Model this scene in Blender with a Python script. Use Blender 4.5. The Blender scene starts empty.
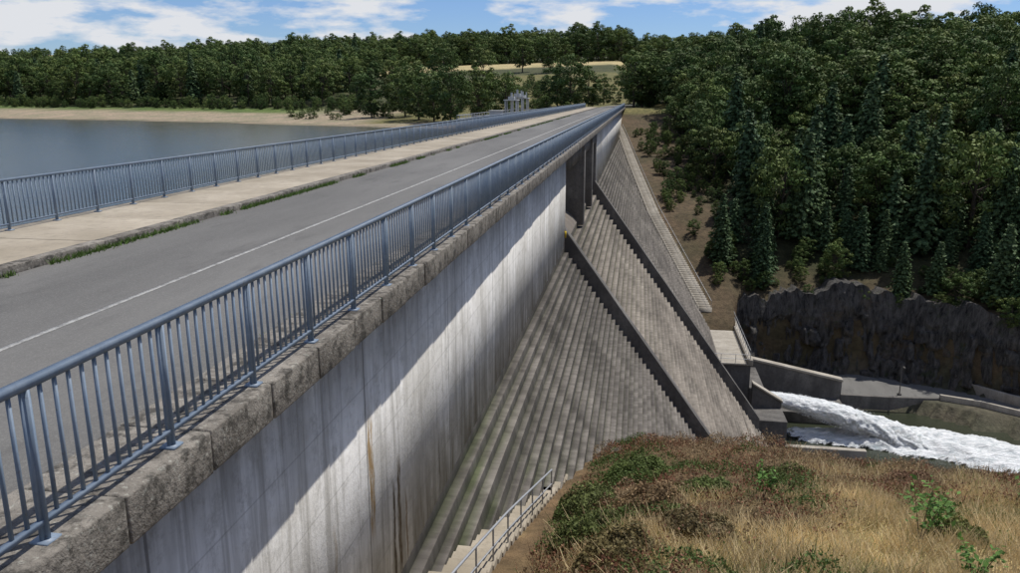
import bpy, math, random
import numpy as np
from mathutils import Vector
R = np.random.RandomState(7); random.seed(7)
scene = bpy.context.scene
# ------------------------------------------------------------------ helpers
class QB:
    def __init__(s): s.v=[]; s.q=[]; s.m=[]; s.c=[]; s.n=0
    def add(s, v, q, m=0, c=None):
        v=np.asarray(v,float).reshape(-1,3); q=np.asarray(q,int).reshape(-1,4)
        s.v.append(v); s.q.append(q+s.n); s.m.append(np.full(len(q),m,int))
        if c is None: c=np.ones((len(v),3))
        c=np.asarray(c,float)
        if c.ndim==1: c=np.tile(c,(len(v),1))
        s.c.append(c); s.n+=len(v)
    def box(s,x0,x1,y0,y1,z0,z1,m=0,c=None):
        v=[(x0,y0,z0),(x1,y0,z0),(x1,y1,z0),(x0,y1,z0),(x0,y0,z1),(x1,y0,z1),(x1,y1,z1),(x0,y1,z1)]
        s.add(v,[(0,3,2,1),(4,5,6,7),(0,1,5,4),(1,2,6,5),(2,3,7,6),(3,0,4,7)],m,c)
    def hexa(s,bot,top,m=0):
        s.add(list(bot)+list(top),[(0,3,2,1),(4,5,6,7),(0,1,5,4),(1,2,6,5),(2,3,7,6),(3,0,4,7)],m)
    def tube(s,pts,rads,n=8,m=0,cap=False):
        pts=[Vector(p) for p in pts]; vs=[]; qs=[]
        for i,p in enumerate(pts):
            d=(pts[min(i+1,len(pts)-1)]-pts[max(i-1,0)]).normalized()
            a=d.cross(Vector((0,0,1)))
            if a.length<1e-3: a=Vector((1,0,0))
            a.normalize(); b=d.cross(a)
            for k in range(n):
                t=2*math.pi*k/n
                vs.append(p+(a*math.cos(t)+b*math.sin(t))*rads[i])
        for i in range(len(pts)-1):
            for k in range(n):
                k2=(k+1)%n; qs.append((i*n+k,i*n+k2,(i+1)*n+k2,(i+1)*n+k))
        s.add([tuple(v) for v in vs],qs,m)
    def mesh(s,name,mats):
        v=np.concatenate(s.v); q=np.concatenate(s.q); m=np.concatenate(s.m); c=np.concatenate(s.c)
        me=bpy.data.meshes.new(name)
        me.vertices.add(len(v)); me.vertices.foreach_set('co',v.astype(np.float32).ravel())
        me.loops.add(len(q)*4); me.loops.foreach_set('vertex_index',q.astype(np.int32).ravel())
        me.polygons.add(len(q)); me.polygons.foreach_set('loop_start',np.arange(0,len(q)*4,4,dtype=np.int32))
        for mt in mats: me.materials.append(mt)
        me.polygons.foreach_set('material_index',m.astype(np.int32))
        me.update(calc_edges=True)
        ca=me.color_attributes.new('tint','FLOAT_COLOR','POINT')
        ca.data.foreach_set('color',np.hstack([c,np.ones((len(c),1))]).astype(np.float32).ravel())
        me.validate(); return me
    def obj(s,name,mats,parent=None,smooth=False,bevel=0):
        me=s.mesh(name,mats); o=bpy.data.objects.new(name,me); scene.collection.objects.link(o)
        if parent: o.parent=parent
        if smooth: me.polygons.foreach_set('use_smooth',[True]*len(me.polygons))
        if bevel:
            b=o.modifiers.new('b','BEVEL'); b.width=bevel; b.segments=2
        return o
def empty(name):
    o=bpy.data.objects.new(name,None); scene.collection.objects.link(o); return o
def vn(x,y,seed=0):
    x=np.asarray(x,float); y=np.asarray(y,float)
    xi=np.floor(x); yi=np.floor(y); fx=x-xi; fy=y-yi
    fx=fx*fx*(3-2*fx); fy=fy*fy*(3-2*fy)
    def h(a,b):
        t=np.sin(a*127.1+b*311.7+seed*74.7)*43758.5453; return t-np.floor(t)
    return (h(xi,yi)*(1-fx)+h(xi+1,yi)*fx)*(1-fy)+(h(xi,yi+1)*(1-fx)+h(xi+1,yi+1)*fx)*fy
def fbm(x,y,seed=0,o=4):
    s=0;a=.5;t=0
    for i in range(o): s=s+a*vn(x*2**i,y*2**i,seed+i); t+=a; a*=.5
    return s/t
def sm(a,b,x):
    t=np.clip((np.asarray(x,float)-a)/(b-a),0,1); return t*t*(3-2*t)
# ------------------------------------------------------------------ materials
class NT:
    def __init__(s,name):
        s.mat=bpy.data.materials.new(name); s.mat.use_nodes=True; s.t=s.mat.node_tree
        s.b=s.t.nodes['Principled BSDF']; s.b.inputs['Roughness'].default_value=.9
        s.b.inputs['Specular IOR Level'].default_value=.2
        s.co=s.t.nodes.new('ShaderNodeTexCoord').outputs['Object']
    def n(s,t,**k):
        nd=s.t.nodes.new(t)
        for a,b in k.items(): setattr(nd,a,b)
        return nd
    def l(s,a,b): s.t.links.new(a,b)
    def mp(s,scale=(1,1,1)):
        m=s.n('ShaderNodeMapping'); s.l(s.co,m.inputs[0]); m.inputs['Scale'].default_value=scale; return m.outputs[0]
    def noise(s,sc,det=5,rough=.6,vec=None,dist=0):
        n=s.n('ShaderNodeTexNoise'); n.inputs['Scale'].default_value=sc; n.inputs['Detail'].default_value=det
        n.inputs['Roughness'].default_value=rough; n.inputs['Distortion'].default_value=dist
        s.l(vec if vec is not None else s.co,n.inputs['Vector']); return n.outputs[0]
    def ramp(s,f,p0,p1,c0=(0,0,0),c1=(1,1,1)):
        r=s.n('ShaderNodeValToRGB'); e=r.color_ramp.elements
        e[0].position=p0;e[1].position=p1;e[0].color=(*c0,1);e[1].color=(*c1,1); s.l(f,r.inputs[0]); return r.outputs[0]
    def mix(s,f,a,b,mode='MIX'):
        m=s.n('ShaderNodeMix',data_type='RGBA',blend_type=mode)
        for i,v in ((0,f),(6,a),(7,b)):
            if isinstance(v,(int,float)): m.inputs[i].default_value=v
            elif isinstance(v,tuple): m.inputs[i].default_value=(*v,1)
            else: s.l(v,m.inputs[i])
        return m.outputs[2]
    def math(s,op,a,b=0,c=None):
        m=s.n('ShaderNodeMath',operation=op)
        for i,v in ((0,a),(1,b),(2,c)):
            if v is None: continue
            if isinstance(v,(int,float)): m.inputs[i].default_value=v
            else: s.l(v,m.inputs[i])
        return m.outputs[0]
    def mr(s,f,a,b):
        m=s.n('ShaderNodeMapRange',interpolation_type='SMOOTHSTEP'); s.l(f,m.inputs[0]); m.inputs[1].default_value=a; m.inputs[2].default_value=b; return m.outputs[0]
    def attr(s):
        a=s.n('ShaderNodeAttribute'); a.attribute_name='tint'; return a.outputs['Color']
    def bump(s,h,st=.4,d=.02):
        b=s.n('ShaderNodeBump'); b.inputs['Strength'].default_value=st; b.inputs['Distance'].default_value=d
        s.l(h,b.inputs['Height']); s.l(b.outputs[0],s.b.inputs['Normal'])
    def out(s,c):
        if isinstance(c,tuple): s.b.inputs['Base Color'].default_value=(*c,1)
        else: s.l(c,s.b.inputs['Base Color'])
        return s.mat
def concrete(name,c0,c1,cd,big=.35,streak=0,spots=0,bump=.4,fine=9.,tint=False,slope=False):
    m=NT(name); base=m.mix(m.ramp(m.noise(big,5,.65),.35,.65),c0,c1)
    base=m.mix(m.math('MULTIPLY',m.ramp(m.noise(fine,4,.7),.45,.75),.55),base,cd)
    if streak:
        sc=((.12,1.3,.12),(.15,4,.15)) if slope else ((.6,1.6,.13),(1,7,.25))
        st=m.ramp(m.noise(1.,4,.6,m.mp(sc[0])),.42,.68)
        base=m.mix(m.math('MULTIPLY',st,streak),base,cd)
        st=m.ramp(m.noise(1.,3,.6,m.mp(sc[1])),.5,.75)
        base=m.mix(m.math('MULTIPLY',st,streak*.7),base,cd)
    if spots:
        sp=m.ramp(m.noise(18,3,.6),.58,.66)
        base=m.mix(m.math('MULTIPLY',sp,spots),base,(.40,.40,.35))
        sp=m.ramp(m.noise(4,6,.75),.48,.60)
        base=m.mix(m.math('MULTIPLY',sp,.85),base,(.045,.042,.036))
    if tint: base=m.mix(1.,base,m.attr(),'MULTIPLY')
    m.bump(m.noise(fine*3,3,.7),bump,.02); return m.out(base)
M_cop=concrete('coping_concrete',(.14,.126,.108),(.25,.228,.196),(.075,.068,.058),1.1,0,.45,1.,7)
M_step=concrete('stepped_concrete',(.115,.103,.093),(.205,.187,.166),(.06,.054,.047),.12,.7,0,.5,3,True,True)
M_chute=concrete('chute_concrete',(.165,.145,.123),(.27,.242,.206),(.095,.083,.07),.1,.5,0,.5,3,True,True)
M_dark=concrete('aged_concrete',(.10,.095,.088),(.19,.18,.165),(.045,.042,.04),.3,.6,0,.5,4)
M_pale=concrete('pale_concrete',(.30,.275,.23),(.42,.39,.335),(.16,.14,.115),.4,.4,0,.3,6)
M_walk=concrete('sidewalk_concrete',(.26,.225,.17),(.38,.335,.265),(.14,.12,.09),.5,0,0,.4,4)
m=NT('wall_concrete')
sep=m.n('ShaderNodeSeparateXYZ'); m.l(m.co,sep.inputs[0]); Yc=sep.outputs[1]; Zc=sep.outputs[2]
base=m.mix(m.ramp(m.noise(.3,5,.7),.36,.64),(.54,.52,.47),(.82,.805,.77))
st=m.ramp(m.noise(1.,5,.7,m.mp((1,1.1,.1))),.48,.7)
base=m.mix(m.math('MULTIPLY',st,.58),base,(.30,.285,.25))
n6=m.noise(1.,4,.65,m.mp((1,5,.22))); st=m.ramp(n6,.5,.66)
base=m.mix(m.math('MULTIPLY',st,.55),base,(.24,.225,.195))
base=m.mix(m.math('MULTIPLY',m.ramp(m.noise(3,6,.8),.5,.66),.55),base,(.34,.325,.29))
topd=m.math('MULTIPLY',m.mr(Zc,-5.4,-3.4),m.ramp(m.noise(1.,5,.7,m.mp((1,1.5,.2))),.3,.55))
base=m.mix(m.math('MULTIPLY',topd,.65),base,(.14,.13,.12))
gr=m.math('MULTIPLY',m.mr(Zc,-6.7,-9.6),m.ramp(m.noise(1.,4,.6,m.mp((1,2.2,.35))),.38,.58))
base=m.mix(m.math('MULTIPLY',gr,.8),base,(.21,.185,.135))
fr=m.math('FRACT',m.math('MULTIPLY',Zc,1/1.2)); j=m.math('LESS_THAN',fr,.02)
base=m.mix(m.math('MULTIPLY',j,.3),base,(.2,.19,.17))
fr=m.math('FRACT',m.math('MULTIPLY',Yc,1/6.1)); j=m.math('LESS_THAN',fr,.008)
base=m.mix(m.math('MULTIPLY',j,.7),base,(.13,.12,.11))
wob=m.math('MULTIPLY',m.math('SUBTRACT',m.noise(1.,3,.6,m.mp((1,1,1.3))),.5),.25)
yw=m.math('ADD',Yc,wob); sn=m.ramp(m.noise(4,4,.7,m.mp((1,2,.6))),.3,.5)
for (y,z0,z1,w,k,c) in ((12.4,-7.6,-5.5,.12,.9,(.30,.19,.07)),(13.6,-9.4,-7.3,.07,.95,(.10,.075,.045)),(13.95,-9.4,-7.,.09,.95,(.12,.085,.045)),(14.4,-9.4,-7.9,.06,.8,(.2,.13,.06)),(10.6,-9.,-6.6,.05,.5,(.3,.22,.12)),(17.2,-9.4,-8,.08,.6,(.12,.1,.06)),(21.5,-9.4,-6.8,.1,.5,(.22,.18,.12)),(30,-9.4,-5.8,.12,.45,(.22,.19,.14))):
    g=m.math('LESS_THAN',m.math('ABSOLUTE',m.math('SUBTRACT',yw,y)),w)
    g=m.math('MULTIPLY',g,m.math('MULTIPLY',m.mr(Zc,z1+.3,z1-.3),m.mr(Zc,z0-.3,z0+.3)))
    g=m.math('MULTIPLY',g,sn)
    base=m.mix(m.math('MULTIPLY',g,k),base,c)
m.bump(m.noise(12,4,.75),.45,.02); M_wall=m.out(base)
m=NT('asphalt'); base=m.mix(m.ramp(m.noise(.35,5,.65,m.mp((1,.2,1))),.35,.65),(.10,.098,.093),(.145,.142,.134))
base=m.mix(m.math('MULTIPLY',m.ramp(m.noise(45,3,.8),.48,.66),.45),base,(.23,.225,.21))
base=m.mix(m.math('MULTIPLY',m.ramp(m.noise(1.2,5,.7,m.mp((1,.3,1))),.55,.7),.5),base,(.075,.073,.07))
m.bump(m.noise(80,2,.7),.5,.01); M_asph=m.out(base)
m=NT('road_paint'); M_paint=m.out(m.mix(m.ramp(m.noise(8,6,.85),.42,.62),(.55,.54,.5),(.22,.215,.205)))
m=NT('blue_grey_paint'); m.b.inputs['Roughness'].default_value=.5; m.b.inputs['Specular IOR Level'].default_value=.4
base=m.mix(m.ramp(m.noise(3,6,.75),.4,.65),(.15,.20,.265),(.215,.265,.325))
base=m.mix(m.math('MULTIPLY',m.ramp(m.noise(25,5,.7),.6,.68),.6),base,(.13,.11,.09)); M_rail=m.out(base)
m=NT('galvanised_steel'); m.b.inputs['Roughness'].default_value=.5; m.b.inputs['Metallic'].default_value=.5
M_galv=m.out(m.mix(m.noise(8),(.3,.31,.32),(.48,.49,.5)))
m=NT('light_grey_metal'); M_white=m.out(m.mix(m.noise(2,6),(.28,.29,.29),(.45,.46,.46)))
m=NT('yellow_paint'); M_yel=m.out(m.mix(m.noise(9),(.5,.36,.03),(.6,.43,.05)))
m=NT('lake_water'); m.b.inputs['Roughness'].default_value=.12; m.b.inputs['Specular IOR Level'].default_value=.5
m.bump(m.noise(1.,6,.65,m.mp((.5,.8,1))),.7,.14); M_lake=m.out(m.mix(m.ramp(m.noise(.02,3),.4,.6),(.035,.05,.045),(.055,.07,.062)))
m=NT('river_water'); m.b.inputs['Roughness'].default_value=.15; m.b.inputs['Specular IOR Level'].default_value=.5
m.bump(m.noise(2.,6,.65),.6,.1); M_river=m.out((.03,.035,.022))
m=NT('foam'); m.b.inputs['Roughness'].default_value=.7
nn=m.noise(1.,9,.75,m.mp((.7,2.6,2.0)),.4)
m.bump(nn,1.,.5)
base=m.mix(m.ramp(nn,.32,.56),(.42,.49,.51),(.94,.955,.955)); M_foam=m.out(base)
sa=m.n('ShaderNodeSeparateColor'); m.l(m.attr(),sa.inputs[0])
al=m.mr(m.math('ADD',m.math('MULTIPLY',sa.outputs[0],1.1),m.math('MULTIPLY',m.math('SUBTRACT',m.noise(1.,8,.75,m.mp((.9,2.2,1))),.5),2.4)),.25,.5)
m.l(al,m.b.inputs['Alpha'])
m=NT('spray'); m.b.inputs['Roughness'].default_value=.6; M_spray=m.out((.95,.96,.96))
m=NT('soil'); n1=m.noise(1.1,6,.75); n2=m.noise(.13,5,.6)
base=m.mix(1.,m.attr(),m.ramp(n1,.3,.7,(.5,.5,.5),(1.5,1.45,1.4)),'MULTIPLY')
base=m.mix(1.,base,m.ramp(n2,.35,.65,(.75,.85,.75),(1.15,1.1,1.1)),'MULTIPLY')
m.bump(n1,.9,.3); M_soil=m.out(base)
m=NT('basalt_rock'); n1=m.noise(1.,7,.75,m.mp((1.8,1.8,.35)),.5)
base=m.mix(m.ramp(n1,.36,.66),(.022,.022,.022),(.18,.172,.16))
base=m.mix(m.math('MULTIPLY',m.ramp(m.noise(.3,6,.75),.54,.64),.6),base,(.14,.105,.07))
base=m.mix(m.math('MULTIPLY',m.ramp(m.noise(.5,6,.75),.58,.66),.7),base,(.06,.075,.03))
m.bump(m.noise(1.,7,.8,m.mp((3.5,3.5,1.))),1.,.6); M_rock=m.out(base)
m=NT('bark'); m.bump(m.noise(6,3,.7,m.mp((3,3,.6))),.8,.05); M_bark=m.out(m.mix(m.noise(3,2),(.05,.04,.03),(.11,.09,.07)))
def foliage(name,c0,c1,trans=.0):
    m=NT(name); oi=m.n('ShaderNodeObjectInfo')
    base=m.mix(oi.outputs['Random'],c0,c1); base=m.mix(1.,base,m.attr(),'MULTIPLY')
    m.b.inputs['Roughness'].default_value=.65; m.b.inputs['Specular IOR Level'].default_value=.15
    col=m.out(base)
    if trans:
        tr=m.n('ShaderNodeBsdfTranslucent'); m.l(base,tr.inputs[0])
        ms=m.n('ShaderNodeMixShader'); ms.inputs[0].default_value=trans
        m.l(m.b.outputs[0],ms.inputs[1]); m.l(tr.outputs[0],ms.inputs[2])
        m.l(ms.outputs[0],m.t.nodes['Material Output'].inputs[0])
    return m.mat
M_leaf=foliage('broadleaf_foliage',(.05,.088,.026),(.105,.15,.042))
M_leaf2=foliage('light_foliage',(.085,.125,.036),(.13,.17,.052))
M_need=foliage('conifer_foliage',(.048,.085,.038),(.075,.115,.048))
M_veg=foliage('ground_plants',(1,1,1),(1,1,1),.25)
# ------------------------------------------------------------------ terrain
def shift(X): return np.interp(X,[34,46,60,100,300],[0,7,15,30,60])
def shoreY(X): return 185+.37*(-np.clip(X,-900,0)-14)+ (fbm(X*.02,X*0+3,77)-.5)*26*sm(-30,-70,X)
Ax=[60,98,103,105,130,160,195,222,300,500,700,1500,4000]; Az=[-39,-39,-30.5,-29,-18.7,-14,-9.4,-3.5,1.5,15.5,24,36,45]
Bx=[98,99.6,100,108,110.5,130,160,195,230,300,500,700,1500,4000]; Bz=[-39,-39,-36.6,-36.6,-27.5,-19,-10,-2,3,7,18,25,36,45]
Nx=[-50,1.5,6,11,20,30,38,51,70,72]; Nz=[-1.7,-1.7,-5,-7.7,-10.6,-13.5,-17.5,-23.4,-38,-39.5]
Dx=[0,8,14,17.7,28.5,51,70,72]; Dz=[-6,-8.7,-10,-10.9,-13.9,-23.4,-38,-39.5]
Ux=[-200,-30,0,25,60,250,500,1200,1600,4000]; Uz=[-25,-11,-8.1,-6.6,-4.3,17,33,98,104,110]
def H(X,Y):
    X=np.asarray(X,float); Y=np.asarray(Y,float)
    sh=shift(X)
    A=np.interp(Y,Ax,Az); B=np.interp(Y+sh,Bx,Bz)
    k=sm(108,125,Y); w=sm(13.5,14.5,X)*(1-k)+sm(8,35,X)*k
    far=A*(1-w)+B*w
    far=far+ (fbm(X*.12,Y*.12,3)-.5)*3*sm(112,125,Y+sh)*sm(12,25,X)
    N=np.interp(Y+sh,Nx,Nz)-.06*np.clip(X-4,0,30); D=np.interp(Y,Dx,Dz)
    wd=sm(-2.6,1.,X); N=N+(fbm(X*.35,Y*.35,5)-.5)*1.1*sm(8,14,Y)*sm(0,4,X)
    near=D*(1-wd)+N*wd
    down=np.maximum(near,far)
    s=(Y-shoreY(X))*.94; U=np.interp(s,Ux,Uz)
    w=sm(-13.5,-6,X); z=U*(1-w)+down*w
    w=sm(216,222,Y)*(1-sm(300,380,Y))*(1-sm(8,22,np.abs(X+7.8)))
    return z*(1-w)-3.25*w
def seg(*a):
    o=[]
    for (s,e,st) in a: o+=list(np.arange(s,e,st))
    return np.array(o)
xs=seg((-4000,-1600,300),(-1600,-400,30),(-400,-40,8),(-40,-8,4),(-8,24,.5),(24,80,1.2),(80,200,6),(200,600,40),(600,4001,340))
ys=seg((-3000,-200,400),(-200,0,20),(0,40,.5),(40,96,2),(96,130,.8),(130,300,2.5),(300,700,10),(700,1700,40),(1700,4200,250))
X,Y=np.meshgrid(xs,ys); Z=H(X,Y)
C=np.zeros(X.shape+(3,)); 
def put(mask,c):
    m=np.clip(mask,0,1)[...,None]; C[:]=C*(1-m)+np.array(c)*m
def yellow(x,y): return .55*fbm(x*.45,y*.45,11)+sm(27,18,y)*.33+sm(2.5,7,x)*.25-.23
C[:]=(.10,.11,.04)
s=(Y-shoreY(X))*.94; nz=fbm(X*.03,Y*.03,9); nz2=fbm(X*.5,Y*.5,11)
up=(X<-10)
put(up*(s<60),(.27,.225,.165)); put(up*(s<5),(.17,.145,.105)); put(up*sm(34,44,s+nz*20-10)*sm(-90,-130,X),(.085,.125,.035)); put(up*sm(52,62,s+nz*10-5),(.06,.065,.03))
put((~up)*(Y>100)*(Y<230),(.085,.064,.04)); put((X>12)*sm(112,119,Y+shift(X))*(Y<420),(.045,.045,.022))
put((Y>215)*(X>-80)*(X<20)*(Y<400),(.13,.12,.05)); put((Y>440)*(Y<522)*(X<40)*(X>-260),(.38,.31,.17))
fld=np.floor(X/170+Y/400)+np.floor(Y/230)*3
put((s>330)*(X<-120)*(np.mod(fld,2)<1),(.16,.19,.06)); put((s>330)*(X<-120)*(np.mod(fld,2)>=1),(.30,.26,.13))
put((X>-12)*(Y<75),(.13,.09,.05))
yel=sm(.37,.44,yellow(X,Y))*(X>-12)*(Y<60)
put(yel,(.42,.33,.17)); put((Z<-36.3)*(X>-5)*(Y<112)*(Y>60),(.08,.075,.055))
q=QB(); nx=len(xs); ny=len(ys)
idx=np.arange(nx*ny).reshape(ny,nx)
q.add(np.stack([X,Y,Z],-1).reshape(-1,3),np.stack([idx[:-1,:-1],idx[:-1,1:],idx[1:,1:],idx[1:,:-1]],-1).reshape(-1,4),0,C.reshape(-1,3))
q.obj('ground',[M_soil],smooth=True)
def sheet(name,x0,x1,y0,y1,z,mat,parent=None):
    q=QB(); q.add([(x0,y0,z),(x1,y0,z),(x1,y1,z),(x0,y1,z)],[(0,1,2,3)]); return q.obj(name,[mat],parent)
sheet('lake_water',-1500,-14.25,-600,700,-8,M_lake)
sheet('river_water',13.,320,40,101,-38.2,M_river)
# ------------------------------------------------------------------ dam
dam=empty('dam'); Y0,Y1=-15,222; YA,YB=51,83; XW=-4.43
q=QB()
for a,b in ((Y0,YA-.4),(YB+.4,Y1)):
    q.box(-5.6,XW,a,b,-9.398,-3.375)
q.obj('downstream_wall',[M_wall],dam)
q=QB(); q.box(-14.3,-5.6,Y0,YA-.4,-40,-3.6); q.box(-14.3,-5.6,YB+.4,Y1,-40,-3.6); q.box(-14.3,-9,YA-.4,YB+.4,-40,-8.4)
q.box(-14.3,-4.7,Y0,Y1,-3.6+.002,-3.106); q.box(-5.0,XW+.25,YA-.4,YB+.4,-4.5,-3.6)
q.obj('dam_body',[M_dark],dam)
def steps(y0,y1,h,mat,name,zend=-39.5,n=.72):
    q=QB(); z=-9.4; x=XW
    ysg=np.linspace(y0,y1,max(2,int((y1-y0)/1.)+1)); N=len(ysg); k=0
    def strip(p0,p1,c0,c1):
        v=[];c=[]
        for i,yy in enumerate(ysg):
            v+=[(p0[0],yy,p0[1]),(p1[0],yy,p1[1])]; c+=[c0[i],c1[i]]
        q.add(v,[(2*i,2*i+2,2*i+3,2*i+1) for i in range(N-1)],0,np.array(c))
    W=np.array([1,1,1.])
    while z>zend:
        g=R.uniform(.85,1.1); j=R.normal(0,.02)
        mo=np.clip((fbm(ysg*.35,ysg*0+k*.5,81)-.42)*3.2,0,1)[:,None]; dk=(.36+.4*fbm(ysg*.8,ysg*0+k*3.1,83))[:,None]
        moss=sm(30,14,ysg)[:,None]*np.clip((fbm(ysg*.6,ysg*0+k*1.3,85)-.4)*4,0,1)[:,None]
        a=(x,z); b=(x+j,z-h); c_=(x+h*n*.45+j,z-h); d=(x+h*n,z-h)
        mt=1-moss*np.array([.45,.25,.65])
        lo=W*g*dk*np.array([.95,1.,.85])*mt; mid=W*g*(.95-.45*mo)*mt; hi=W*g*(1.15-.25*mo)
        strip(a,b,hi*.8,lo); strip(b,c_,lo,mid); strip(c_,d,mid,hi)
        z-=h; x+=h*n; k+=1
    return q.obj(name,[mat],dam)
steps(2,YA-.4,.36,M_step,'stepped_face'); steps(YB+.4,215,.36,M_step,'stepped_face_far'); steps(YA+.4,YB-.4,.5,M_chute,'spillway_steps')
q=QB(); P=[(-9.5,-40),(-9.3,-8.6),(-8.8,-8.0),(-8,-7.75),(-7,-7.8),(-6,-8.15),(-5.2,-8.6),(-4.7,-9.05),(XW,-9.4)]
q.add([(x,y,z) for y in (YA-.4,YB+.4) for x,z in P],[(k,len(P)+k,len(P)+k+1,k+1) for k in range(len(P)-1)])
q.obj('spillway_crest',[M_chute],dam,True)
q=QB()
def twall(y0,y1,zt,zb,hh):
    x0=XW-.4; xb=XW+.72*(-9.4-zb)
    a=(x0,-9.4-1.5); b=(xb,zb-1.5); c=(xb+.1,zb+hh); d=(x0,-9.4+hh+.55)
    q.hexa([(a[0],y0,a[1]),(b[0],y0,b[1]),(b[0],y1,b[1]),(a[0],y1,a[1])],[(d[0],y0,d[1]),(c[0],y0,c[1]),(c[0],y1,c[1]),(d[0],y1,d[1])])
twall(YA-.45,YA+.45,-9.4,-36,1.1); twall(YB-.45,YB+.45,-9.4,-34.6,1.2)
q.obj('spillway_training_walls',[M_dark],dam,bevel=.04)
q=QB()
for y in (61.7,72.4): q.box(-9.2,-3.95,y-.6,y+.6,-9.7,-3.6)
q.box(-9.2,-4.2,YB-.38,YB+.42,-9.5,-3.6); 
q.obj('bridge_piers',[M_dark],dam,bevel=.08)
q=QB(); y=Y0
while y<Y1:
    e=1.25; dz=R.uniform(-.008,.008); dx=R.uniform(-.012,.012)
    q.box(-4.65+dx,-3.73+dx,y+.008,y+e-.008,-3.365,-2.95+dz); y+=e
q.obj('coping_blocks',[M_cop],dam,bevel=.02)
q=QB(); y=Y0
while y<Y1:
    e=3.0; q.box(-11.25,-10.95,y+.005,y+e-.005,-3.3,-2.945+R.uniform(-.006,.006))
    q.box(-14.35,-11.258,y+.008,y+e-.008,-3.4,-2.96+R.uniform(-.006,.006),1); y+=e
q.obj('sidewalk_and_kerb',[M_cop,M_walk],dam,bevel=.015)
q=QB()
q.add([(-10.95,Y0,-3.1),(-4.65,Y0,-3.1),(-4.65,Y1,-3.1),(-10.95,Y1,-3.1)],[(0,1,2,3)])
pts=[(-7.8,Y1),(-7.8,240),(-7,262),(-3,285),(6,305),(20,320),(45,330)]
v=[];f=[]
for i,(x,yy) in enumerate(pts):
    a=pts[max(i-1,0)];b=pts[min(i+1,len(pts)-1)]; d=Vector((b[0]-a[0],b[1]-a[1])).normalized(); nn=Vector((d.y,-d.x))*3.15
    v+=[(x-nn.x,yy-nn.y,-3.1),(x+nn.x,yy+nn.y,-3.1)]
    if i: f.append((2*i-2,2*i-1,2*i+1,2*i))
q.add(v,f); q.obj('road',[M_asph])
q=QB(); q.box(-7.85,-7.76,Y0,Y1,-3.099,-3.095); q.obj('road_marking',[M_paint])
def blades(q,P,h,w,col,lean=.35):
    n=len(P); a=R.uniform(0,2*np.pi,n); d=np.stack([np.cos(a),np.sin(a),0*a],-1); w=w*R.uniform(.6,1.4,n); h=h*R.uniform(.5,1.3,n)
    l=R.normal(0,lean,(n,2)); top=P+np.stack([l[:,0]*h,l[:,1]*h,h],-1)
    v=np.stack([P-d*w[:,None],P+d*w[:,None],top+d*w[:,None]*.3,top-d*w[:,None]*.3],1).reshape(-1,3)
    f=np.arange(n*4).reshape(-1,4); q.add(v,f,0,np.repeat(col,4,axis=0))
def leaves(q,P,Nrm,size,col,mi=0):
    n=len(P); r=R.normal(0,1,(n,3)); t=np.cross(Nrm,r); t/=np.linalg.norm(t,axis=1,keepdims=True)+1e-9
    b=np.cross(Nrm,t); b/=np.linalg.norm(b,axis=1,keepdims=True)+1e-9
    sz=(size*R.uniform(.6,1.4,n))[:,None]; t=t*sz; b=b*sz*.6
    v=np.stack([P-t,P-b,P+t,P+b],1).reshape(-1,3)
    q.add(v,np.arange(n*4).reshape(-1,4),mi,np.repeat(col,4,axis=0))
q=QB(); n=16000; yy=R.uniform(3,130,n); keep=fbm(yy*.5,yy*0,21)>.50-.12*(yy<16); yy=yy[keep]; n=len(yy)
P=np.stack([-10.93+np.abs(R.normal(0,.07,n)),yy,np.full(n,-3.1)],-1)
blades(q,P,.10,.012,np.array([.09,.15,.035])*R.uniform(.6,1.4,(n,1)),.5)
n=5000; yy=R.uniform(3,60,n); yy=yy[fbm(yy*.7,yy*0,23)>.55]; n=len(yy)
P=np.stack([-4.67-np.abs(R.normal(0,.05,n)),yy,np.full(n,-3.1)],-1)
blades(q,P,.06,.01,np.array([.12,.14,.05])*R.uniform(.6,1.4,(n,1)),.5)
q.obj('kerb_weeds',[M_veg])
q=QB(); q.box(XW,XW+.10,50.25,50.45,-8.8,-8.4); q.obj('level_marker',[M_yel],dam)
# ------------------------------------------------------------------ railings
def railing(name,x,y0,y1):
    q=QB(); sp=1.53; y=y0; z0=-2.95; 
    while y<y1:
        q.box(x-.012,x+.012,y-.04,y+.04,z0+.0,-1.86); q.box(x-.07,x+.07,y-.07,y+.07,z0-.01,z0+.015)
        q.box(x-.035,x+.035,y-.012,y+.012,z0+.0,-1.86)
        for k in range(1,11):
            yy=y+sp*k/11; q.box(x-.011,x+.011,yy-.011,yy+.011,-2.79,-1.86)
        y+=sp
    q.box(x-.035,x+.035,y0-.04,y-.5,-1.86,-1.80); q.box(x-.02,x+.02,y0-.04,y-.5,-2.83,-2.79)
    return q.obj(name,[M_rail],bevel=0)
railing('metal_railing',-3.9,4.36-1.53*6,219); railing('metal_railing',-13.95,-4,214)
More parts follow.
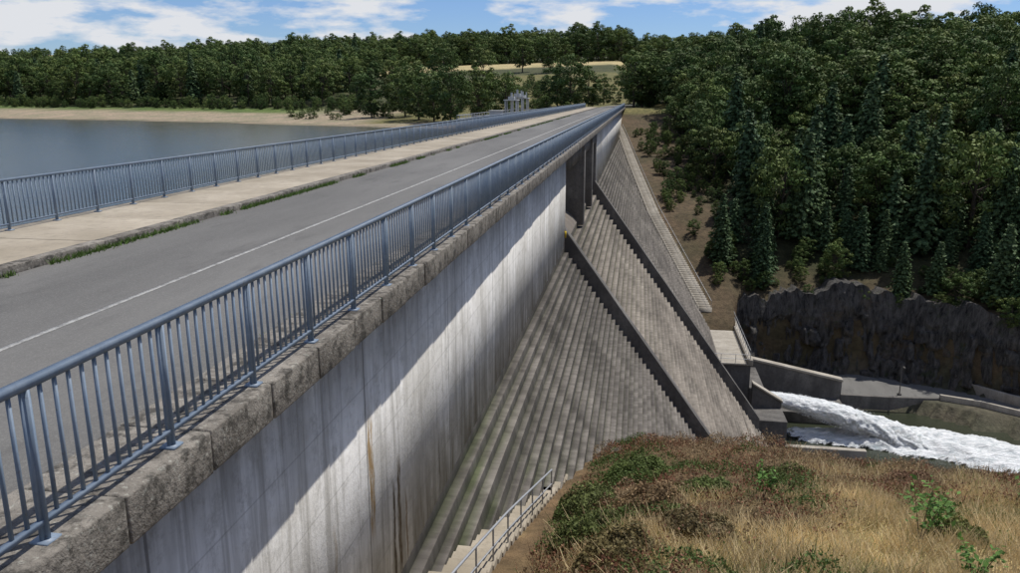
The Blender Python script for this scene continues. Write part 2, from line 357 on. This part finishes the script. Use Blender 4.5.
# ------------------------------------------------------------------ upstream gate platform
gp=empty('intake_gate_platform'); q=QB()
q.box(-18.2,-14.36,80,118,-3.5,-2.96); q.box(-17.8,-15,84,116,-25,-3.5)
q.obj('platform_slab',[M_pale],gp)
q=QB()
def rail2(q,p,qq,z,h=1.05,sp=1.5,r=.03,bars=2):
    p=Vector(p);e=Vector(qq);L=(e-p).length;n=max(1,int(L/sp))
    for i in range(n+1):
        c=p.lerp(e,i/n); q.tube([(c.x,c.y,c.z),(c.x,c.y,c.z+h)],[r,r],6)
    for k in range(bars):
        t=h*(1-k/bars); q.tube([(p.x,p.y,p.z+t),(e.x,e.y,e.z+t)],[r,r],6)
rail2(q,(-18.1,80.2,-2.96),(-18.1,117.8,-2.96),0,bars=3); rail2(q,(-18.1,80.2,-2.96),(-14.5,80.2,-2.96),0,bars=3); rail2(q,(-18.1,117.8,-2.96),(-14.5,117.8,-2.96),0,bars=3)
q.obj('platform_railing',[M_galv],gp)
q=QB()
for y,hz in ((103,-.6),(108,-.2),(113,-.4)):
    for dx in (-16.9,-15.5):
        q.box(dx-.07,dx+.07,y-.07,y+.07,-2.96,hz); q.box(dx-.07,dx+.07,y+1.5-.07,y+1.57,-2.96,hz)
    q.box(-17.1,-15.3,y-.2,y+1.8,hz,hz+.12); q.tube([(-16.2,y+.8,-2.9),(-16.2,y+.8,hz+1.)],[.14,.14],10); q.box(-16.6,-15.8,y+.4,y+1.2,hz+.12,hz+.5)
    q.tube([(-15.6,y+.3,hz+.1),(-15.6,y+.3,hz+.9)],[.09,.09],8)
q.box(-16.9,-15.6,92,93.6,-2.96,-1.7); q.box(-17,-15.5,91.9,93.7,-1.7,-1.62)
q.obj('gate_hoists',[M_white],gp,bevel=.02)
# ------------------------------------------------------------------ outlet works
ow=empty('outlet_works'); q=QB()
q.box(8.6,13.7,90.5,109,-40,-30.1); q.box(8.5,13.9,90.3,109,-30.1,-29.9,1)
q.box(13.3,13.9,90.3,109,-29.9,-29.4,1); q.box(8.5,13.3,108.4,109,-29.9,-29.4,1)
q.hexa([(13.7,88.2,-40),(17,88.2,-40),(17,89,-40),(13.7,89,-40)],[(13.7,88.2,-31.6),(17,88.2,-33.6),(17,89,-33.6),(13.7,89,-31.6)])
q.box(13.9,17,84.2,88.2,-40,-34.2)
q.hexa([(13.7,99.6,-40),(26.2,99.6,-40),(26.2,100.4,-40),(13.7,100.4,-40)],[(13.7,99.6,-32.2),(26.2,99.6,-34.7),(26.2,100.4,-34.7),(13.7,100.4,-32.2)])
q.hexa([(13.7,99.5,-32.2),(26.3,99.5,-34.72),(26.3,100.6,-34.72),(13.7,100.6,-32.2)],[(13.7,99.5,-31.9),(26.3,99.5,-34.4),(26.3,100.6,-34.4),(13.7,100.6,-31.9)],1)
q.hexa([(13.7,88.1,-31.6),(17.1,88.1,-33.6),(17.1,89.1,-33.6),(13.7,89.1,-31.6)],[(13.7,88.1,-31.35),(17.1,88.1,-33.35),(17.1,89.1,-33.35),(13.7,89.1,-31.35)],1)
q.box(13.7,15.4,90.4,98,-40,-32.8); q.box(13.9,25.5,84.6,85.3,-40,-37.2,1); q.box(14,26,94.2,99.5,-40,-36.9)
q.box(8,14.1,82,84.6,-40,-35.2)
q.obj('outlet_walls',[M_dark,M_pale],ow,bevel=.05)
q=QB(); rail2(q,(13.6,90.6,-29.4),(13.6,108.6,-29.4),0); rail2(q,(8.7,90.5,-29.9),(13.6,90.5,-29.9),0)
q.tube([(15.3,91.6,-34.3),(16.1,91.6,-34.3)],[.8,.8],16); q.tube([(15.3,91.6,-34.3),(15.9,91.6,-34.3)],[.95,.95],16)
q.obj('railing_and_nozzle',[M_galv],ow)
# outlet jet
q=QB(); 
U=110;V=44; vs=[]; cs=[]
for i in range(U+1):
    t=i/U; x=16+t*17; z=-34.3-4.6*t**1.6; r=.8+1.1*t; yc=91.4-1.4*t
    for k in range(V):
        a=2*math.pi*k/V; d=1+(.5*(float(fbm(np.array(x*.6+40),np.array(abs(a-math.pi)*2.2),31))-.5)+.3*(float(fbm(np.array(x*2.4+40),np.array(abs(a-math.pi)*6),33))-.5))*(0.3+1.6*t)
        vs.append((x,yc+math.cos(a)*r*d*1.35,z+math.sin(a)*r*d*.9)); cs.append(np.ones(3)*(1.6-.5*t))
fs=[(i*V+k,i*V+(k+1)%V,(i+1)*V+(k+1)%V,(i+1)*V+k) for i in range(U) for k in range(V)]
q.add(vs,fs,0,np.array(cs))
gx=np.arange(18,110,.22); gy=np.linspace(-1.15,1.15,70); GX,GV=np.meshgrid(gx,gy)
half=np.interp(GX,[18,24,30,40,95],[1.2,2.6,4.,5.2,6.5]); yc=90.2-shift(GX)*.75
edge=np.clip(1-np.abs(GV)**2.2,-.3,1)
GZ=-38.25+np.clip(edge,0,1)*(.25+1.7*fbm(GX*.3,GV*2.4,41)*np.interp(GX,[20,30,50,95],[.6,1,.7,.4]))+.5*(fbm(GX*1.1,GV*5,42)-.5)+.25*(fbm(GX*3,GV*13,44)-.5)
GY=yc+GV*half*(1+.5*(fbm(GX*.3,GV*0+1,43)-.5))
i2=np.arange(GX.size).reshape(GX.shape)
ec=(np.clip(edge,0,1)**.6*np.interp(GX,[18,21,60,110],[.3,1.1,1,.6]))[...,None]*np.ones(3)
q.add(np.stack([GX,GY,GZ],-1).reshape(-1,3),np.stack([i2[:-1,:-1],i2[:-1,1:],i2[1:,1:],i2[1:,:-1]],-1).reshape(-1,4),0,ec.reshape(-1,3))
n=9000; t=R.uniform(0,1,n)**.8; x=16+t*16; r=(.8+1.3*t); a=R.uniform(0,2*np.pi,n); rr=r*(1+np.abs(R.normal(0,.10,n)))
zc=-34.3-4.6*t**1.6; yc=91.4-1.4*t
P=np.stack([x,yc+np.cos(a)*rr*1.3,np.maximum(zc+np.sin(a)*rr*.85,-38.)],-1); nr=R.normal(0,1,(n,3)); nr/=np.linalg.norm(nr,axis=1,keepdims=True)
leaves(q,P,nr,.04,np.ones((n,3)),1)
q.obj('water_jet',[M_foam,M_spray],smooth=True)
# path on the far bank, kerb wall, lamp
q=QB(); PP=[(26.2,100,108),(32,100,108.4),(38,100.5,107.5),(42,99,103.5),(46,96,99.5),(52,91.5,95.5),(60,86,90),(75,78,83)]
v=[];f=[]
for i,(x,a,b) in enumerate(PP):
    v+=[(x,a,-36.5),(x,b,-36.5)]
    if i: f.append((2*i-2,2*i,2*i+1,2*i-1))
q.add(v,f); q.obj('riverside_path',[M_asph])
q=QB()
for i in range(len(PP)-1):
    (x,a,_),(x2,a2,_)=PP[i],PP[i+1]; h=-36.35 if i<2 else -35.9
    q.hexa([(x,a-.5,-40),(x2,a2-.5,-40),(x2,a2,-40),(x,a,-40)],[(x,a-.5,h),(x2,a2-.5,h if i!=1 else -36.35),(x2,a2,h),(x,a,h)],0 if i<2 else 1)
    if i>=2:
        b,b2=PP[i][2],PP[i+1][2]
        q.hexa([(x,b,-37),(x2,b2,-37),(x2,b2+.5,-37),(x,b+.5,-37)],[(x,b,-35.3),(x2,b2,-35.3),(x2,b2+.5,-35.3),(x,b+.5,-35.3)],1)
q.obj('retaining_wall',[M_dark,M_pale],bevel=.04)
q=QB(); q.tube([(33.5,101,-36.5),(33.5,101,-32.8)],[.07,.045],8); q.tube([(33.5,101,-32.85),(33.5,100.6,-32.7)],[.035,.035],6)
q.hexa([(33.4,100.1,-32.76),(33.6,100.1,-32.76),(33.6,100.6,-32.76),(33.4,100.6,-32.76)],[(33.42,100.15,-32.64),(33.58,100.15,-32.64),(33.58,100.6,-32.62),(33.42,100.6,-32.62)])
q.box(33.3,33.7,100.8,101.2,-36.5,-36.3)
q.obj('street_lamp',[M_dark])
# abutment stairs following dam/bank line
st=empty('abutment_stairs'); q=QB(); g=QB(); Ys=np.arange(107,205,.5); prev=None
for y in Ys:
    z=float(np.interp(y,Ax,Az)); x=XW+.72*(-9.4-z)
    q.box(x-.2,x+1.5,y-.25,y+.25,z-1.2,z+.42)
    q.box(x-.45,x-.2,y-.25,y+.25,z-1.2,z+.75)
for k,y in enumerate(np.arange(107,203,2.)):
    z=float(np.interp(y,Ax,Az)); x=XW+.72*(-9.4-z)+1.4
    c=(x,y,z+1.4); g.tube([(x,y,z+.3),c],[.03,.03],5)
    if prev: g.tube([prev,c],[.03,.03],5)
    prev=c
q.obj('stair_treads',[M_pale],st); g.obj('handrail',[M_galv],st)
# near stairs with handrail
ns=empty('access_stairs'); q=QB(); g=QB(); 
for y in np.arange(6,26,.45):
    z=float(np.interp(y,Dx,Dz)); x=float(np.interp(y,[6,12,17,26],[-3.9,-3.9,-3.55,-2.7]))
    q.box(x-.5,x+.75,y,y+.45-.004,z-.6,z+.12)
q.obj('stair_treads',[M_walk],ns,bevel=.02)
pts=[]
for y in np.arange(8,24,1.35):
    z=float(np.interp(y,Dx,Dz)); x=float(np.interp(y,[6,12,17,26],[-3.3,-3.3,-2.85,-2.0]))
    g.tube([(x,y,z),(x,y,z+1.0)],[.022,.022],6); pts.append((x,y,z+1.0))
g.tube(pts,[.03]*len(pts),8); g.tube([(a,b,c-.48) for a,b,c in pts],[.022]*len(pts),6)
g.obj('handrail',[M_galv],ns,True)
# ------------------------------------------------------------------ rock cliff
q=QB(); ux=np.arange(13.9,80,.25); vv=np.linspace(0,1,44); UX,VV=np.meshgrid(ux,vv)
base=108.2-shift(UX); top=np.interp(UX,[13,20,40,50,80],[9,11.5,11,9,7])*(1+.45*(fbm(UX*.25,UX*0,51)-.5))
hz=VV*top
def colm(f,sd):
    u=UX*f+vn(UX*.5,hz*.3,52+sd)*1.2; col=np.floor(u); fr=u-col
    return vn(col*3.3+.5,np.floor(hz*.45+vn(col*1.7,col*0,53+sd)*2)*2.1+.5,54+sd), np.abs(fr-.5)*2
b1,e1=colm(.9,0); b2,e2=colm(2.1,7)
disp=(b1-.5)*1.8-(e1**4)*.5+(b2-.5)*.7-(e2**4)*.3+(fbm(UX*1.3,hz*1.3,55)-.5)*1.0+(vn(UX*.2,hz*.2,56)-.5)*2.2
CY=base+VV*3.0-.9-disp*np.sin(np.clip(VV*1.2+.15,0,1)*np.pi)**.4
CZ=-36.8+hz+(b2-.5)*.8*VV
i2=np.arange(UX.size).reshape(UX.shape)
q.add(np.stack([UX,CY,CZ],-1).reshape(-1,3),np.stack([i2[:-1,:-1],i2[:-1,1:],i2[1:,1:],i2[1:,:-1]],-1).reshape(-1,4))
n=len(ux); a=np.stack([ux,CY[-1],CZ[-1]],-1); b=np.stack([ux,CY[-1]+6,CZ[-1]-.5],-1)
q.add(np.vstack([a,b]),[(i,i+1,n+i+1,n+i) for i in range(n-1)])
q.obj('rock_cliff',[M_rock])
# ------------------------------------------------------------------ trees
def decid(name,seed,h=16,leafmat=M_leaf,sp=1.):
    global R
    R=np.random.RandomState(seed); q=QB(); tr=h*.2
    q.tube([(0,0,-1),(.1,0,tr),(.2,.1,h*.55),(.1,.2,h*.85)],[.34,.26,.16,.04],8)
    rx=h*.29*sp; rz=h*.43; cz=h*.53
    nc=60; P=R.normal(0,1,(nc,3)); P/=np.linalg.norm(P,axis=1,keepdims=True)
    rad=R.uniform(.45,1.,nc)**.6; P*=rad[:,None]; P=P*np.array([rx,rx,rz])
    lob=1+.25*np.sin(np.arctan2(P[:,1],P[:,0])*3+seed); P[:,:2]*=lob[:,None]; P[:,2]+=cz
    for i in range(0,nc,5):
        s0=(0.1,0,R.uniform(tr,h*.6)); e=P[i]; q.tube([s0,((s0[0]+e[0])*.5,(s0[1]+e[1])*.5,(s0[2]+e[2])*.5+.4),tuple(e)],[.12,.07,.02],5)
    for p in P:
        m=88; cr=R.uniform(.85,1.75)*h/16; d=R.normal(0,1,(m,3)); d/=np.linalg.norm(d,axis=1,keepdims=True)
        d[:,2]=np.where(d[:,2]<-.4,-d[:,2],d[:,2])
        pos=p+d*cr*R.uniform(.6,1.08,(m,1))*np.array([1,1,.75]); nr=d+R.normal(0,.35,(m,3))
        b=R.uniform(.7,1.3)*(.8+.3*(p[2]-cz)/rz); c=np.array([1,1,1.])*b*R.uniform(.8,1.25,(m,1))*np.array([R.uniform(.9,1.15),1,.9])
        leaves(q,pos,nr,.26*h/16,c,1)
    return q.mesh(name,[M_bark,leafmat])
def conif(name,seed,h=17,wid=3.):
    global R
    R=np.random.RandomState(seed); q=QB(); q.tube([(0,0,-1),(0,0,h*.5),(.05,0,h)],[.22,.12,.02],7)
    z=.6
    while z<h-.2:
        L=wid*(1-z/h)**.8*R.uniform(.85,1.1)+.2; nb=int(7+6*(1-z/h)); a0=R.uniform(0,6)
        for k in range(nb):
            a=a0+2*math.pi*k/nb+R.uniform(-.25,.25); l=L*R.uniform(.6,1.2); m=max(4,int(l*6))
            t=np.linspace(.15,1,m)**.8; d=np.array([math.cos(a),math.sin(a)])
            pos=np.stack([d[0]*l*t,d[1]*l*t,z+.1-.30*l*t+.12*l*t*t],-1)
            pos+=R.normal(0,1,(m,3))*np.array([.24,.24,.1])*(1.15-t[:,None]*.6)
            nr=np.tile([d[0]*.7,d[1]*.7,.7],(m,1))+R.normal(0,.4,(m,3))
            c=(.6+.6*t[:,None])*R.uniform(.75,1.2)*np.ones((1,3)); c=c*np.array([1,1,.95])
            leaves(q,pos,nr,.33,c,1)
        z+=.42
    return q.mesh(name,[M_bark,M_need])
TD=[decid('broadleaf_a',1),decid('broadleaf_b',2,17,M_leaf,1.2),decid('broadleaf_c',3,14,M_leaf2,1.25),decid('broadleaf_d',4,18,M_leaf,.95)]
TC=[conif('conifer_a',11,15,3.5),conif('conifer_b',12,17,3.9),conif('conifer_c',13,12,3.4)]
R=np.random.RandomState(99)
def plant(parent,me,x,y,s,sz=None,dz=0):
    o=bpy.data.objects.new('tree',me); scene.collection.objects.link(o); o.parent=parent
    o.location=(x,y,float(H(x,y))-.2+dz); o.rotation_euler=(R.uniform(-.05,.05),R.uniform(-.05,.05),R.uniform(0,6.28)); o.scale=(s,s,(sz or s*R.uniform(.9,1.12)))
def grid(x0,x1,y0,y1,sp):
    for x in np.arange(x0,x1,sp):
        for y in np.arange(y0,y1,sp): yield x+R.uniform(-.45,.45)*sp, y+R.uniform(-.45,.45)*sp
def inview(x,y,mar=.06):
    a=(.988*x+.156*y)/max(1e-3,(-.1522*x+.9608*y)); return abs(a)<.68+mar and y>0
lf=empty('lakeside_forest'); cnt=0
for x,y in grid(-460,-30,200,720,10):
    s=(y-float(shoreY(x)))*.94
    if not inview(x,y): continue
    lim=60 if x<-75 else 95
    if s<lim or s>(300 if x>-230 else 190) or (430<y<540 and x>-170): continue
    if x>-115 and s<240 and R.rand()<.85: continue
    if x>-170 and s>130 and y<440 and R.rand()<.5: continue
    plant(lf,TD[R.randint(4)] if R.rand()<.9 else TC[R.randint(3)],x,y,R.uniform(.65,1.35)); cnt+=1
for x,y in grid(-420,-25,205,500,4.5):
    s=(y-float(shoreY(x)))*.94
    if inview(x,y) and 48<s<(64 if x<-90 else 110) and R.rand()<(.8 if x<-90 else .45):
        plant(lf,TD[R.randint(4)],x,y,R.uniform(.18,.38),None,-.8); cnt+=1
for x,y in grid(-330,160,524,640,10.5):
    if inview(x,y): plant(lf,TD[R.randint(4)],x,y,R.uniform(.9,1.3)); cnt+=1
for x,y in grid(-260,100,516,524,5):
    if inview(x,y): plant(lf,TD[R.randint(4)],x,y,R.uniform(.35,.55),None,-1); cnt+=1
for x,y in grid(-110,14,235,350,6):
    if abs(x+5)<7 and y<300: continue
    if inview(x,y) and R.rand()<.5: plant(lf,TD[R.randint(4)],x,y,R.uniform(.15,.34),None,-.6)
for x,y in grid(-1300,-200,700,1600,28):
    f=fbm(x*.006,y*.006,91)
    if inview(x,y) and (f>.55 or abs((x/170+y/400)%1-.03)<.04) : plant(lf,TD[R.randint(4)],x,y,R.uniform(.8,1.4)); cnt+=1
rf=empty('hillside_forest')
for x,y in list(grid(1,190,100,128,4.2))+list(grid(1,190,124,165,5.8))+list(grid(1,190,165,290,7.2)):
    ys_=y+float(shift(x))
    if not inview(x,y): continue
    if y<190 and x<11.5+max(0,(150-y)*.03): continue
    if y<225 and x<5: continue
    if ys_<112.5 or ys_>285: continue
    if ys_>130 and y<124: continue
    pc=.68 if ys_<158 else .15
    low=ys_<124
    if low and R.rand()<.25: continue
    if R.rand()<pc: plant(rf,TC[R.randint(3)],x,y,R.uniform(.3,.7) if low else R.uniform(.65,1.05))
    else: plant(rf,TD[R.randint(4)],x,y,R.uniform(.22,.5) if low else (R.uniform(.55,.95) if ys_<165 else R.uniform(.75,1.1)),None,-.6 )
    cnt+=1
bs=empty('bank_shrubs')
for x,y in grid(-3,75,95,205,2.2):
    ys_=y+float(shift(x))
    if x<XW+.72*(-9.4-float(H(x,y)))+3.5: continue
    if (110.5<ys_<120 or (x<15 and y>110)) and R.rand()<.7: plant(bs,TD[R.randint(4)],x,y,R.uniform(.06,.22),None,-.15)
    elif x>44 and 109<ys_<116 and R.rand()<.8: plant(bs,TD[R.randint(4)],x,y,R.uniform(.15,.35),None,-.3)
for x,y,t,s in ((-50,214,1,1.),(-56,220,0,.95),(-44,222,3,.9),(-62,226,1,1.),(-38,232,1,.85),(-70,240,0,1.),(-80,238,3,.9),(-21,250,1,1.05),(-26,262,0,.95),(-16,262,3,.8),(-13,300,2,.9),(3,238,3,.95),(9,230,1,1.),(0,272,0,.9),(-2,310,1,1.)):
    o=bpy.data.objects.new('broadleaf_tree',TD[t]); scene.collection.objects.link(o); o.location=(x,y,float(H(x,y))-1.6); o.scale=(s,s,s); o.rotation_euler[2]=R.uniform(0,6)
print('trees',cnt)
# ------------------------------------------------------------------ foreground vegetation
def area(n,x0,x1,y0,y1):
    x=R.uniform(x0,x1,n); y=R.uniform(y0,y1,n); return x,y
x,y=area(190000,-2,24,10,34); yl=yellow(x,y)
k=(yl>.37+R.normal(0,.04,len(x))); x=x[k];y=y[k]; n=len(x)
q=QB(); P=np.stack([x,y,H(x,y)-.03],-1); tone=fbm(x*.8,y*.8,61)
col=np.array([.64,.51,.29])*(.55+.9*tone[:,None])*R.uniform(.7,1.2,(n,1))
gm=R.rand(n)<.05+.25*(fbm(x*.6,y*.6,63)>.6); col[gm]=np.array([.17,.19,.07])
blades(q,P,.36*(.45+1.1*vn(x*1.5,y*1.5,62)),.010,col,.45); q.obj('dry_grass',[M_veg])
x,y=area(270000,-3,26,10,44); yl=yellow(x,y)
k=(yl<.42+R.normal(0,.05,len(x)))&(x>-2.2+np.clip((y-17)*.1,0,.9)); x=x[k];y=y[k]; n=len(x)
mound=fbm(x*.9,y*.9,71)*.65+fbm(x*2.6,y*2.6,73)*.35; hh=np.clip(mound-.36,0,1)*2.0
z=H(x,y)+hh*R.uniform(.3,1.,n)**.5
kind=fbm(x*.45,y*.45,72)+R.normal(0,.045,n)+.1*sm(0,3,x)*sm(24,28,y)-.07
pal=np.array([[.08,.12,.034],[.20,.095,.058],[.26,.19,.11]])
kk=np.where(kind<.40,0,np.where(kind<.55,1,2)); col=pal[kk]
col=col*R.uniform(.5,1.4,(n,1))
q=QB(); nr=R.normal(0,.8,(n,3))+np.array([0,0,.6]); leaves(q,np.stack([x,y,z],-1),nr,.034,col)
sel=R.rand(n)<.12; P=np.stack([x,y,H(x,y)+hh*.6],-1)[sel]; blades(q,P,.32,.008,col[sel]*.9,.4)
q.obj('heather',[M_veg])
def bush(x0,y0,rad,h,col,name='bush'):
    q=QB(); n=int(5200*rad*rad); a=R.uniform(0,6.28,n); r=rad*R.rand(n)**.5*(.7+.6*fbm(np.cos(a)*1.5+x0,np.sin(a)*1.5+y0,96)); px=np.cos(a)*r; py=np.sin(a)*r
    hh=h*np.clip(1-(r/rad)**2,0.02,1)**.5*(.3+1.2*fbm(px*2.5+x0,py*2.5+y0,95)); pz=hh*R.uniform(.3,1.05,n)**.6
    nr=np.stack([px/rad,py/rad,.8+0*px],-1)+R.normal(0,.6,(n,3))
    tone=.7+.7*fbm(px*3+x0,py*3,97)
    P=np.stack([px,py,pz+H(x0+px,y0+py)-float(H(x0,y0))],-1); leaves(q,P,nr,.04,np.array(col)*R.uniform(.5,1.5,(n,1))*tone[:,None])
    o=q.obj(name,[M_veg]); o.location=(x0,y0,float(H(x0,y0)))
for b in ((-.9,17,.9,.8,(.09,.11,.035)),(-.2,14.6,.9,.7,(.14,.115,.05)),(-1.1,20.5,.9,.8,(.11,.13,.045)),(.6,19,1.,.7,(.17,.115,.06)),(.3,23.5,1.1,.7,(.09,.12,.035)),(2.2,21,1.,.5,(.10,.13,.04)),(1.6,16.4,.9,.6,(.15,.12,.06)),(7.7,18.2,.7,.5,(.12,.13,.04)),(13.5,25,1.3,.9,(.075,.13,.035)),(15.5,26.5,1.4,.9,(.065,.12,.03)),(5,24,.9,.5,(.10,.12,.04)),(9.5,27,1.1,.5,(.17,.10,.06))): bush(*b)
def sapling(x,y,s):
    q=QB(); 
    for k in range(R.randint(3,6)):
        a=R.uniform(0,6.28); h=s*R.uniform(.6,1.1); e=np.array([math.cos(a)*h*.4,math.sin(a)*h*.4,h])
        q.tube([(0,0,-.1),tuple(e*.5+np.array([0,0,.05])),tuple(e)],[.012,.009,.004],5,0)
        m=int(30*s)+6; t=R.uniform(.3,1.05,m)[:,None]; pos=e*t+R.normal(0,.09*s,(m,3)); nr=R.normal(0,.5,(m,3))+np.array([0,0,.9])
        leaves(q,pos,nr,.065,np.array([.10,.19,.045])*R.uniform(.6,1.4,(m,1)),1)
    o=q.obj('sapling',[M_bark,M_veg]); o.location=(x,y,float(H(x,y))+.1)
for x,y,s in ((6.6,17.5,1.5),(7.2,18,1.1),(10.4,19.0,1.5),(10.8,19.6,1.2),(6.6,14.6,.9),(12.,24,1.1),(13,25,1.3),(14.2,25.5,1.2),(3.6,20,.7),(9,22,.6)): sapling(x,y,s)
# ------------------------------------------------------------------ sky, sun, camera
sd=Vector((.30,.30,.905)).normalized()
el=math.asin(sd.z); az=math.atan2(sd.x,sd.y)
w=bpy.data.worlds.new('World'); scene.world=w; w.use_nodes=True; t=w.node_tree; bg=t.nodes['Background']
sky=t.nodes.new('ShaderNodeTexSky'); sky.sky_type='NISHITA'; sky.sun_disc=False; sky.sun_elevation=el; sky.sun_rotation=az; sky.air_density=1.; sky.dust_density=.1; sky.ozone_density=4
tn=t.nodes.new('ShaderNodeMix'); tn.data_type='RGBA'; tn.blend_type='MULTIPLY'; tn.inputs[0].default_value=1; t.links.new(sky.outputs[0],tn.inputs[6]); tn.inputs[7].default_value=(.68,.80,1.06,1)
tc=t.nodes.new('ShaderNodeTexCoord'); mp=t.nodes.new('ShaderNodeMapping'); mp.inputs['Scale'].default_value=(1,1,3.6); mp.inputs['Location'].default_value=(.35,.1,.2)
t.links.new(tc.outputs['Generated'],mp.inputs[0])
nz=t.nodes.new('ShaderNodeTexNoise'); nz.inputs['Scale'].default_value=6; nz.inputs['Detail'].default_value=8; nz.inputs['Roughness'].default_value=.58; t.links.new(mp.outputs[0],nz.inputs[0])
rp=t.nodes.new('ShaderNodeValToRGB'); rp.color_ramp.elements[0].position=.495; rp.color_ramp.elements[1].position=.59; t.links.new(nz.outputs[0],rp.inputs[0])
mx=t.nodes.new('ShaderNodeMix'); mx.data_type='RGBA'; t.links.new(rp.outputs[0],mx.inputs[0]); t.links.new(tn.outputs[2],mx.inputs[6]); mx.inputs[7].default_value=(7.4,7.6,8.0,1)
t.links.new(mx.outputs[2],bg.inputs[0]); bg.inputs[1].default_value=.1
sl=bpy.data.lights.new('sun','SUN'); sl.energy=4.7; sl.angle=math.radians(.53); sl.color=(1,.955,.89)
so=bpy.data.objects.new('sun',sl); scene.collection.objects.link(so); so.rotation_euler=sd.to_track_quat('Z','Y').to_euler(); so.location=(0,0,100)
cam=bpy.data.cameras.new('camera'); co=bpy.data.objects.new('camera',cam); scene.collection.objects.link(co)
cam.sensor_width=36; cam.lens=800/1020*36; cam.clip_end=8000; cam.clip_start=.1
co.location=(0,0,0); co.rotation_euler=(math.radians(90-13.4),0,math.radians(8.98))
scene.camera=co
scene.view_settings.view_transform='Standard'; scene.view_settings.look='None'; scene.view_settings.exposure=0
